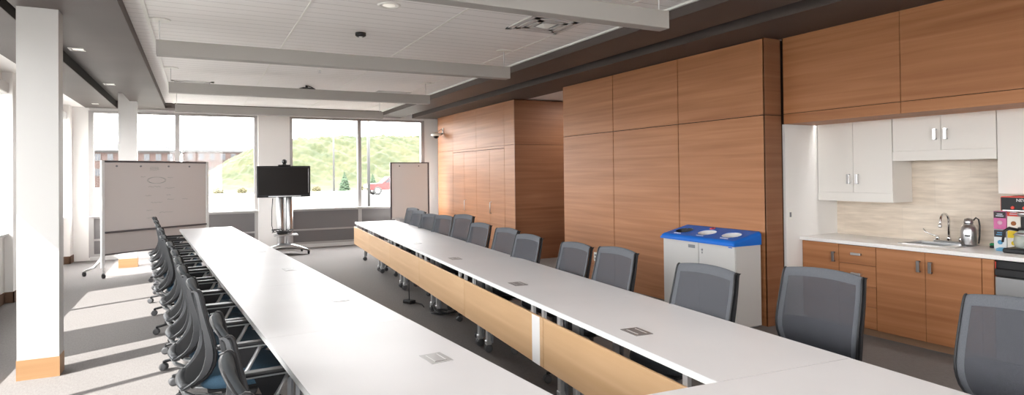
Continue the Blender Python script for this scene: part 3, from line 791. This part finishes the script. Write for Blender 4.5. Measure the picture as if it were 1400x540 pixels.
# cables and adapters on the floor by the right row
t = thing('power_adapter', 'black power adapter hanging on its cord beneath the right row', 'adapter', (2.36, 7.45, 0))
mb('black').box((0, 0, .02), (.10, .14, .04), .4, .008).build('brick', t)
mb('black').tube([(0, 0, .04), (.0, .01, .2), (.01, .02, .66)], .006, 6).tube([(.04, -.06, .02), (.10, -.2, .01), (.07, -.35, .008)], .006, 6).build('cord', t)
t = thing('cable_coil', 'loose coil of black cable on the carpet under the right row', 'cable', (2.50, 6.75, 0))
for q in range(4):
    mb('black').tube([((.10+.015*q)*math.cos(2*PI*k/20)+.02*q, (.12+.01*q)*math.sin(2*PI*k/20)-.03*q, .008+.010*q+.045*(q >= 2)*(1+math.sin(2*PI*k/20))) for k in range(20)], .006, 6, closed=True).build('loop', t)

# ------------------------------------------------------------------ whiteboards and display cart
A = Vector((-1.34, 11.74, 0)); B = Vector((.172, 12.87, 0)); ln = (B-A).length; rz = math.atan2(B.y-A.y, B.x-A.x)
t = thing('mobile_whiteboard', 'large wheeled whiteboard with faint green notes before the left windows', 'whiteboard', A, rz)
mb('board').bb(.03, ln-.03, -.010, .010, .745, 1.862).build('writing_surface', t)
mb('boardframe').bb(.0, ln, -.018, .018, 1.858, 1.89, .003).build('top_rail', t)
mb('boardframe').bb(.03, ln-.03, -.035, .02, .715, .745, .003).build('marker_tray', t)
mb('boardlow').bb(.03, ln-.03, -.008, .008, .385, .715).build('lower_panel', t)
mb('boardframe').bb(.03, ln-.03, -.012, .012, .365, .387).build('bottom_rail', t)
for x in (.0, ln):
    p = mb('whitemetal').box((x, 0, 1.03), (.05, .045, 1.72), 0, .006).build('post', t)
    f = mb('whitemetal').tube([(x, 0, .34), (x, .22, .17), (x, .50, .085)], [.024, .022, .018], 8).tube([(x, 0, .30), (x, -.02, .085)], [.022, .018], 8).build('foot', t)
    for s_ in (-.02, .50):
        b = mb('black'); b.lathe([(.02, -.014), (.04, -.012), (.04, .012), (.02, .014)], (x, s_, .04), 16, 'x'); b.tube([(x, s_, .04), (x, s_, .09)], .012, 6); b.build('caster', f)
for x in (.22, .62, 1.12, 1.52): mb('grey_metal').lathe([(.014, -.022), (.016, -.012), (.016, -.008)], (x, 0, 1.80), 10, 'y').build('magnet', t)
b = mb('marker'); random.seed(3)
def scrawl(x0, z0, wid, n=10, amp=.012):
    b.tube([(x0+wid*k/n, -.0115, z0+random.uniform(-amp, amp)) for k in range(n+1)], .0016, 4)
for k in range(3): scrawl(.78, 1.74+.02*k, .16, 12, .008)
for q in range(2): b.tube([(.90+.17*math.cos(2*PI*k/24)*(1-.1*q), -.0115, 1.56+.055*math.sin(2*PI*k/24)) for k in range(24)], .0016, 4, closed=True)
for x0, z0, wd in ((.62, 1.62, .08), (1.1, 1.60, .10), (.75, 1.45, .22), (1.05, 1.42, .18), (.80, 1.18, .2), (1.1, 1.22, .12), (1.38, 1.22, .1), (.72, 1.05, .1), (.95, 1.0, .25), (.72, .92, .12), (1.08, 1.30, .08), (.70, 1.30, .1)):
    scrawl(x0, z0, wd, 10, .010)
b.build('handwriting', t)

t = thing('mobile_whiteboard', 'smaller white board on a stand before the right window, by the wood corner', 'whiteboard', (3.92, 13.72, 0), 0)
M['board_lit'] = mat('lit whiteboard surface', (.88, .86, .84), .2, spec=.5)  # same white brightened to paint in the light it reflects
mb('board_lit').bb(.03, .90, -.01, .01, .63, 1.875).build('writing_surface', t)
mb('boardframe').bb(0, .93, -.018, .018, 1.872, 1.895).build('top_rail', t)
for x in (0, .895): mb('boardframe').bb(x, x+.035, -.018, .018, .60, 1.875).build('side_rail', t)
mb('whitemetal').bb(.03, .90, -.05, .02, .60, .632, .004).build('marker_tray', t)
for x in (.12, .78):
    p = mb('whitemetal').bb(x, x+.10, .02, .05, .05, 1.2, .004).build('post', t)
    mb('whitemetal').bb(x+.02, x+.08, -.28, .32, .05, .08, .004).build('foot', p)
for x in (.22, .68): mb('black').lathe([(.01, -.02), (.013, -.01)], (x, 0, 1.81), 10, 'y').build('magnet', t)

t = thing('display_cart', 'wheeled steel display cart with flat screen and webcam before the middle pier', 'display cart', (1.60, 13.45, 0), -.04)
s_ = mb('black').box((0, -.06, 1.495), (1.04, .06, .645), 0, .012).build('display', t)
mb('screen').bb(-.485, .485, -.0925, -.089, 1.225, 1.785).build('screen_face', s_)
mb('steel').bb(-.30, .33, -.0935, -.0905, 1.188, 1.204).build('speaker_bar', s_)
mb('steel').bb(.475, .482, -.0935, -.0905, 1.26, 1.76).build('trim_line', s_)
mb('steel').lathe([(.07, .10), (.075, .12), (.075, 1.3), (.06, 1.32)], (-.06, .07, 0), 20).build('pole', t)
mb('steel').lathe([(.07, .10), (.075, .12), (.075, 1.3), (.06, 1.32)], (.11, .07, 0), 20).build('pole', t)
mb('black').box((.02, .02, 1.45), (.35, .10, .2), 0, .01).build('mount', t)
mb('steel').box((.03, -.08, .40), (.46, .30, .03), 0, .008).build('shelf', t)
b = mb('black').box((-.04, -.06, .45), (.20, .20, .05), 0, .01)
random.seed(5)
for q in range(4): b.tube([(-.24+.4*k/7, -.1+.06*random.uniform(-1, 1), .44+.09*random.random()) for k in range(8)], .007, 5)
b.build('cable_bundle', t)
mb('black').tube([(-.21, .05, 1.15), (-.23, .03, .9), (-.235, .0, .6), (-.2, -.03, .45)], .008, 6).build('power_cable', t)
b = mb('steel'); xs = [-.48+.96*k/24 for k in range(25)]
arch_z = lambda x: .085+.125*(1-(x/.48)**2)
rs = []
for x in xs:
    k = 1-(x/.48)**2; dy = .05+.17*k; th = .02+.03*k; y0 = -.06-.14*(1-k)
    rs.append([Vector((x, y0-dy, arch_z(x)-.03*k)), Vector((x, y0, arch_z(x)+.02*k)), Vector((x, y0+dy, arch_z(x)-.03*k)), Vector((x, y0+dy*.8, arch_z(x)-.03*k-th)), Vector((x, y0-dy*.8, arch_z(x)-.03*k-th))])
b.rings(rs)
for sx in (-1, 1): b.tube([(sx*.05, .05, .16), (sx*.2, .18, .14), (sx*.38, .32, .09)], [.04, .035, .022], 10, flat=.025)
bs = b.build('arched_base', t)
for x, y in ((-.46, -.20), (.46, -.20), (-.38, .32), (.38, .32)):
    b = mb('black').lathe([(.02, -.02), (.045, -.018), (.045, .018), (.02, .02)], (x, y, .045), 16, 'x').tube([(x, y, .045), (x, y, .1)], .014, 6); b.build('caster', bs)
wc = thing('webcam', 'black video camera standing on top of the flat screen', 'webcam', (1.61, 13.40, 1.818), -.04)
mb('black').box((0, 0, .012), (.24, .10, .024), 0, .006).lathe([(.05, .02), (.03, .045)], n=14).build('stand', wc)
b = mb('black'); b.lathe([(.012, .035), (.04, .05), (.052, .08), (.045, .115), (.02, .135)], n=18); b.m('black_gloss').lathe([(.02, -.058), (.028, -.05), (.028, -.03)], (0, 0, .085), 14, 'y'); b.build('camera_head', wc)

# dome camera on the wood corner
t = thing('dome_camera', 'white wall-mounted dome camera on the far walnut corner', 'security camera', (5.22, 13.72, 2.55))
mb('trimwhite').bb(-.02, 0, -.03, .03, .02, .16, .004).build('wall_plate', t)
mb('grey_metal').tube([(-.01, 0, .03), (-.08, 0, .01), (-.16, 0, .03)], .02, 8).tube([(-.01, 0, .08), (-.05, 0, .13), (-.1, 0, .1), (-.16, 0, .04)], .008, 6).build('bracket', t)
mb('trimwhite').lathe([(.03, .06), (.08, .03), (.12, .01), (.12, -.03), (.07, -.035)], (-.18, 0, 0), 24).build('housing', t)
mb('black_gloss').lathe([(.07, -.03), (.065, -.06), (.045, -.085), (.01, -.095)], (-.18, 0, 0), 20).build('dome', t)

# ------------------------------------------------------------------ ceiling beams and fittings
def beam(y, label):
    t = thing('ceiling_beam', label, 'beam', (-.325, y, 2.75), 0, 'pale hanging beams across the ceiling tray')
    mb('beam').box((1.845, 0.06, .07), (3.70, .12, .14), 0, .003).build('beam_body', t)
    for x in (.02, 3.64):
        r_ = mb('whitemetal').tube([(x, .06, .14), (x, .06, .335)], .006, 6).build('hanger_rod', t)
        mb('trimwhite').lathe([(.095, .330), (.095, .3395)], (x, .06, 0), 20).build('canopy', r_)
beam(3.78, 'pale hanging ceiling beam nearest the camera, cut by the top of the frame')
beam(6.58, 'pale hanging ceiling beam second from the camera')
beam(9.44, 'pale hanging ceiling beam third from the camera')
beam(12.25, 'pale hanging ceiling beam farthest, over the windows')
def diffuser(x, y, label):
    t = thing('air_diffuser', label, 'vent', (x, y, CE))
    b = mb('frame_light')
    for k, (r0, r1, z) in enumerate(((.30, .25, 0), (.23, .18, -.012), (.16, .11, -.022))):
        for sx, sy in ((1, 0), (-1, 0), (0, 1), (0, -1)):
            m_ = (r0+r1)/2
            b.box((sx*m_, sy*m_, -.006+z*.3), ((r0-r1) if sx else 2*r0, (r0-r1) if sy else 2*r0, .012))
    b.build('louvre_frame', t)
    mb('grey_metal').bb(-.25, .25, -.25, .25, -.003, -.001).build('throat', t)
    mb('trimwhite').rings([[Vector((sx*.08, sy*.08, -.012)) for sx, sy in ((-1, -1), (1, -1), (1, 1), (-1, 1))], [Vector((sx*.02, sy*.02, -.04)) for sx, sy in ((-1, -1), (1, -1), (1, 1), (-1, 1))]], smooth=False).build('centre_cone', t)
diffuser(3.11, 5.28, 'square ceiling air diffuser near the right side of the tray')
diffuser(3.15, 10.95, 'square ceiling air diffuser behind the third beam on the right')
diffuser(-.05, 10.95, 'square ceiling air diffuser behind the third beam on the left')
def downlight(x, y, z, label, square=False, g_=None):
    t = thing('recessed_light', label, 'ceiling light', (x, y, z), group=g_)
    if square:
        b = mb('trimwhite').bb(-.09, .09, -.09, -.07, -.008, .0).bb(-.09, .09, .07, .09, -.008, 0).bb(-.09, -.07, -.07, .07, -.008, 0).bb(.07, .09, -.07, .07, -.008, 0); b.build('trim_ring', t)
        mb('bulb').bb(-.055, .055, -.055, .055, -.004, -.002).build('lens', t)
    else:
        mb('trimwhite').rings([[Vector((r*math.cos(2*PI*k/24), r*math.sin(2*PI*k/24), z_)) for k in range(24)] for r, z_ in ((.10, 0), (.095, -.01), (.075, -.008), (.07, -.001))], False).build('trim_ring', t)
        mb('bulb').lathe([(.06, -.001), (.05, -.006), (.01, -.01)], n=20).build('lens', t)
    return t
downlight(1.507, 5.256, CE, 'round recessed downlight in the tile ceiling near the frame top')
downlight(-1.23, 8.72, 3.12, 'square recessed light in the left trough, nearer of two', True)
downlight(-1.23, 11.75, 3.12, 'square recessed light in the left trough, farther of two', True)
downlight(-1.66, 13.6, S, 'square recessed light flush in the outer left soffit', True).scale = (.55, .55, 1)
k = 0
for x in (.3, 2.75):  # unseen downlights added to fill the near end with light
    for y in (2.3, -.2, -2.8):
        t = downlight(x, y, CE, 'unseen downlight added to brighten the near end of the room', g_='downlights added for fill over the near end')
        l = bpy.data.lights.new('lamp', 'AREA'); l.shape = 'DISK'; l.size = .11; l.energy = FILL_LAMP; l.color = (1, .97, .93)
        lo = bpy.data.objects.new('lamp', l); C.objects.link(lo); lo.parent = t; lo.location = (0, 0, -.02)
t = downlight(6.6, 9.2, S+.012, 'unseen downlight added to brighten the white corridor ceiling')
l = bpy.data.lights.new('lamp', 'AREA'); l.shape = 'DISK'; l.size = .11; l.energy = 6; l.color = (1, .95, .88)  # unseen lamp added to lift the dark corridor ceiling
lo = bpy.data.objects.new('lamp', l); C.objects.link(lo); lo.parent = t; lo.location = (0, 0, -.02)
t = thing('ceiling_sensor', 'small black round sensor on the ceiling between the first beams', 'sensor', (1.531, 6.409, CE))
mb('black').lathe([(.055, 0), (.055, -.03), (.04, -.04)], n=20).build('housing', t); mb('trimwhite').lathe([(.02, -.04), (.012, -.055), (.004, -.058)], n=12).build('lens', t)
def sprinkler(x, y, label):
    t = thing('sprinkler_head', label, 'sprinkler', (x, y, CE))
    mb('trimwhite').lathe([(.03, 0), (.028, -.006)], n=14).build('escutcheon', t); mb('steel').tube([(0, 0, -.004), (0, 0, -.045)], .006, 6).lathe([(.018, -.045), (.02, -.05)], n=12).build('deflector', t)
sprinkler(1.538, 8.85, 'small sprinkler head in the ceiling above the third beam')
sprinkler(3.15, 3.2, 'small sprinkler head by the nearest beam')
t = thing('ceiling_microphone', 'dark ceiling-mounted device with a curling cable behind the third beam', 'ceiling device', (1.615, 10.5, CE))
mb('black').box((0, 0, -.07), (.20, .16, .06), .3, .012).tube([(0, 0, 0), (0, 0, -.06)], .02, 8).build('housing', t)
mb('black').tube([(0, .03, -.0), (.08, .02, -.02), (.16, 0, -.07), (.14, -.03, -.11), (.08, -.03, -.09)], .008, 6).build('cable', t)

# ------------------------------------------------------------------ outdoors
GZ = -.3
M['asphalt'] = noisy('sun-bleached asphalt', (.22, .215, .205), (.27, .265, .255), 1.5, .9, 4)
M['concrete'] = noisy('pale concrete', (.24, .235, .23), (.28, .275, .265), 1.2, .9, 3)
M['hill'] = noisy('hill grass', (.019, .0245, .0085), (.032, .0355, .0155), .28, .95, 6)
def hillmat():
    m = mat('hill grass', (.03, .03, .01), .95)
    n1 = N(m, 'ShaderNodeTexNoise'); n1.inputs['Scale'].default_value = .22; n1.inputs['Detail'].default_value = 5; L(m, coords(m), n1.inputs['Vector'])
    n2 = N(m, 'ShaderNodeTexNoise'); n2.inputs['Scale'].default_value = 1.6; n2.inputs['Detail'].default_value = 5; L(m, coords(m), n2.inputs['Vector'])
    a = N(m, 'ShaderNodeMath', operation='ADD'); L(m, n1.outputs['Fac'], a.inputs[0]); L(m, n2.outputs['Fac'], a.inputs[1])
    h = N(m, 'ShaderNodeMath', operation='MULTIPLY'); h.inputs[1].default_value = .5; L(m, a.outputs[0], h.inputs[0])
    L(m, ramp(m, h.outputs[0], [(.38, (.0105, .016, .004)), (.50, (.019, .0225, .0075)), (.62, (.032, .031, .0135))]), bsdf(m).inputs['Base Color'])
    return m
M['hill'] = hillmat()
M['bush'] = noisy('bush leaves', (.016, .022, .007), (.028, .033, .014), 1.6, .9, 5)
M['conifer'] = noisy('conifer needles', (.010, .022, .011), (.022, .036, .018), 5, .9, 4)
M['brick'] = noisy('red brick facade', (.028, .0175, .0150), (.034, .0215, .0185), .8, .9, 3)
M['roofgrey'] = mat('grey roof', (.0072, .0070, .0074), .8)
M['stonewhite'] = mat('pale stone trim', (.038, .037, .036), .8)
M['farglass'] = mat('distant window glass', (.018, .019, .023), .2)
M['bark'] = mat('bark', (.10, .07, .05), .9)
M['truckred'] = mat('red truck paint', (.055, .008, .008), .4)
M['tyre'] = mat('tyre', (.02, .02, .02), .8)
M['straw'] = noisy('ornamental grass', (.03, .028, .011), (.045, .039, .018), 3, .9, 3)
b = mb('asphalt')
for x0, x1, y0, y1 in ((-160, -2.7, -60, 300), (-2.7, 200, 14.9, 300), (8.4, 200, -60, 14.9), (-2.7, 8.4, -60, -4.9)): b.bb(x0, x1, y0, y1, GZ-.3, GZ)
struct(b, 'ground')
b = mb('concrete')
b.bb(-40, 60, 38, 39.2, GZ, GZ+.08); b.bb(-40, 70, 70, 73, GZ, GZ+.12)
struct(b, 'ground_kerb')
M['bounce_damper'] = noisy('bounce_damper', (.05, .048, .042), (.065, .062, .054), 2, .95)  # unseen dark strip added to cut daylight bounced onto the far ceiling
struct(mb('bounce_damper').bb(-30, 60, 14.9, 37.5, GZ, GZ+.04), 'ground_bounce_damper')
# grassy hill
def hill_h(x, y):
    top = [(-10, 0.0), (-1, .5), (1.6, 2.4), (4.5, 4.3), (8, 6.3), (13, 7.7), (22, 8.3), (34, 8.6), (60, 8.5), (90, 7)]
    h = top[0][1] if x < top[0][0] else top[-1][1]
    for (a, p), (c, q) in zip(top[:-1], top[1:]):
        if a <= x <= c: h = p+(q-p)*(x-a)/(c-a)
    s = max(0, min(1, (y-78)/26)); s = s*s*(3-2*s)
    return h*s
b = MB().m('hill'); nx, ny = 230, 110; random.seed(21)
def lump(x, y): return .22*math.sin(x*.9+1.3*math.sin(y*.5))*math.cos(y*.8+x*.2)+.16*math.sin(x*2.3+y*1.7)+.09*math.sin(x*4.1-y*3.3)
V = []
for i in range(nx+1):
    col_ = []
    for j in range(ny+1):
        x, y = -12+104*i/nx, 76+50*j/ny; h = hill_h(x, y)
        col_.append(b.bm.verts.new((x, y, GZ-.02+h+min(1, h*.5)*(lump(x, y)+random.uniform(-.16, .22)))))
    V.append(col_)
for i in range(nx):
    for j in range(ny):
        f = b.bm.faces.new((V[i][j], V[i+1][j], V[i+1][j+1], V[i][j+1])); f.smooth = True; f.material_index = 0
tag(b.build('grassy_hill'), 'long green grassy hill beyond the parking lot', 'hill', kind='structure')
def bush(x, y, z, r, label, m='bush', nm='bush', grp='bushes on the slope'):
    b = mb(m); bmesh.ops.create_icosphere(b.bm, subdivisions=4, radius=r)
    ph = random.uniform(0, 9)
    for v in b.bm.verts:
        d = v.co.normalized()
        k = 1+.18*math.sin(d.x*5+ph)*math.cos(d.y*6+ph)+.12*math.sin(d.z*11+d.x*9+ph)+random.uniform(-.09, .09)
        v.co = Vector((v.co.x*k, v.co.y*k, v.co.z*k*.85))
    for f in b.bm.faces: f.material_index = 0
    o = b.build(nm); o.location = (x, y, z+r*.55); tag(o, label, 'bush', grp); return o
random.seed(11)
for k in range(14):
    x = 2.2+2.1*k+random.uniform(-.4, .4)
    if 14.6 < x < 17.2: continue
    bush(x, 76.5, GZ, random.uniform(.35, .6), 'low yellowish shrub in the planting strip at the foot of the hill', 'straw', 'shrub', 'shrubs at the foot of the hill')
def tree(x, y, z, h, r, label, conifer=True):
    t = thing('conifer_tree' if conifer else 'leafy_tree', label, 'tree', (x, y, z))
    if conifer:
        b = mb('conifer'); rs = []; lv = 12
        for k in range(lv):
            z0 = h*(.04+.86*k/lv); rr = r*(1-(k/lv)**1.4)
            ring = lambda q, zz: [Vector((q*math.cos(2*PI*a/18)*(j_ := random.uniform(.7, 1.25)), q*math.sin(2*PI*a/18)*j_, zz+random.uniform(-.05, .05))) for a in range(18)]
            b.rings([ring(rr, z0), ring(rr*.5, z0+h*.11)], True, smooth=False)
        b.build('foliage', t); mb('bark').lathe([(.07, 0), (.05, h*.5)], n=8).build('trunk', t)
    else:
        b = mb('bush'); bmesh.ops.create_icosphere(b.bm, subdivisions=4, radius=r)
        for v in b.bm.verts: v.co *= 1+random.uniform(-.12, .12)+.15*math.sin(v.co.x*2)*math.cos(v.co.y*2); v.co.z += h
        b.build('foliage', t); mb('bark').lathe([(.15, 0), (.1, h)], n=8).build('trunk', t)
tree(15.9, 75.3, GZ, 2.5, .75, 'dark conifer at the foot of the hill, left of the window mullion')
tree(18.8, 73.2, GZ, 2.2, .7, 'dark conifer at the foot of the hill beside the red truck')
tree(36.5, 101, GZ+7.6, 1.6, 2.0, 'round leafy tree on the crest of the hill at the right', False)
M['polegrey'] = mat('pole grey', (.04, .04, .04), .5)
t = thing('light_pole', 'thin pale light pole before the hill in the middle of the window', 'pole', (14.0, 72, GZ+.12)); mb('polegrey').tube([(0, 0, 0), (0, 0, 10)], [.11, .08], 10).build('pole', t); mb('whitemetal').box((.4, 0, 10), (1, .3, .15)).build('lamp_head', t)
t = thing('light_pole', 'thicker grey pole just outside the far right window pane', 'pole', (5.50, 22, GZ)); mb('polegrey').tube([(0, 0, 0), (0, 0, 6)], .055, 12).build('pole', t); mb('frame').box((0, 0, 6.05), (.4, .25, .12)).build('lamp_head', t)

# brick buildings
def building(name, label, x0, x1, y, dpt, h, floors, roof=None, pitch=2.15):
    t = thing(name, label, 'building', (x0, y, GZ)); W = x1-x0
    mb('brick').bb(0, W, 0, dpt, 0, h).build('wall', t)
    mb('stonewhite').bb(-.15, W+.15, -.18, dpt+.1, h-.45, h-.12).build('cornice', t)
    if roof:
        b = mb('roofgrey'); e = .5
        vs = [b.bm.verts.new(p) for p in ((-e, -e, h-.12), (W+e, -e, h-.12), (W+e, dpt+e, h-.12), (-e, dpt+e, h-.12), (W*.5-1.5, dpt*.5, h+roof), (W*.5+1.5, dpt*.5, h+roof))]
        for q in ((0, 1, 5, 4), (1, 2, 5), (2, 3, 4, 5), (3, 0, 4), (3, 2, 1, 0)): b.bm.faces.new([vs[k] for k in q])
        b.build('roof', t)
    else: mb('roofgrey').bb(-.1, W+.1, -.1, dpt, h-.12, h).build('roof', t)
    proto = None; nwin = int(W/pitch)
    for fl in range(floors):
        for k in range(nwin):
            wx = pitch*(k+.5)+(W-nwin*pitch)/2; wz = h-2.2-fl*3.1
            if wz < .4: continue
            if proto is None:
                f = mb('stonewhite').bb(-.52, .52, -.08, .0, 0, 1.5).build('window', t)
                for s_ in (-1, 1): mb('farglass').bb(s_*.23-.17, s_*.23+.17, -.10, -.078, .12, 1.36).build('pane', f)
                proto = f
            else:
                f = proto.copy(); C.objects.link(f); f.parent = t
                for ch in proto.children: c = ch.copy(); C.objects.link(c); c.parent = f
            f.location = (wx, 0, wz)
    return t
building('brick_building', 'brick building with a grey hipped roof at the far left', -19.5, -3.4, 150, 16, 7.7, 2, 2.75)
building('brick_building', 'long flat-roofed brick building behind the slope', -2.7, 24, 152, 12, 7.9, 3)
building('brick_building', 'brick building seen through the lower left corner of the window', -75, -27, 105, 14, 8.0, 3)

# red pickup truck
t = thing('pickup_truck', 'red pickup truck parked outside behind the small whiteboard', 'truck', (17.4, 60, GZ), PI)
b = mb('truckred').prism_y([(-2.7, .55), (2.6, .50), (2.68, .95), (2.55, 1.08), (1.35, 1.14), (-.45, 1.14), (-2.68, 1.12), (-2.7, .9)], -.92, .92); b.build('body', t)
c_ = mb('truckred').prism_y([(-.62, 1.12), (-.50, 1.76), (.55, 1.78), (1.28, 1.14)], -.80, .80).build('cab', t)
mb('farglass').prism_y([(-.50, 1.20), (-.42, 1.68), (.50, 1.70), (1.05, 1.20)], -.81, .81).build('windows', c_)
mb('chrome').bb(2.6, 2.76, -.85, .85, .48, .68).build('bumper', t)
mb('black').bb(-2.62, -.68, -.8, .8, 1.10, 1.145).build('cargo_bed', t)
for x in (-1.75, 1.75):
    for y in (-.88, .88): wh = mb('tyre').lathe([(.2, -.12), (.40, -.11), (.40, .11), (.2, .12)], (x, y, .40), 22, 'y').build('wheel', t); mb('steel').lathe([(.04, -.13), (.22, -.125), (.22, .125), (.04, .13)], (x, y, .40), 16, 'y').build('hub', wh)
for s_ in (-1, 1): mb('whitemetal').bb(2.6, 2.7, s_*.65-.15, s_*.65+.15, .75, .95).build('headlight', t)
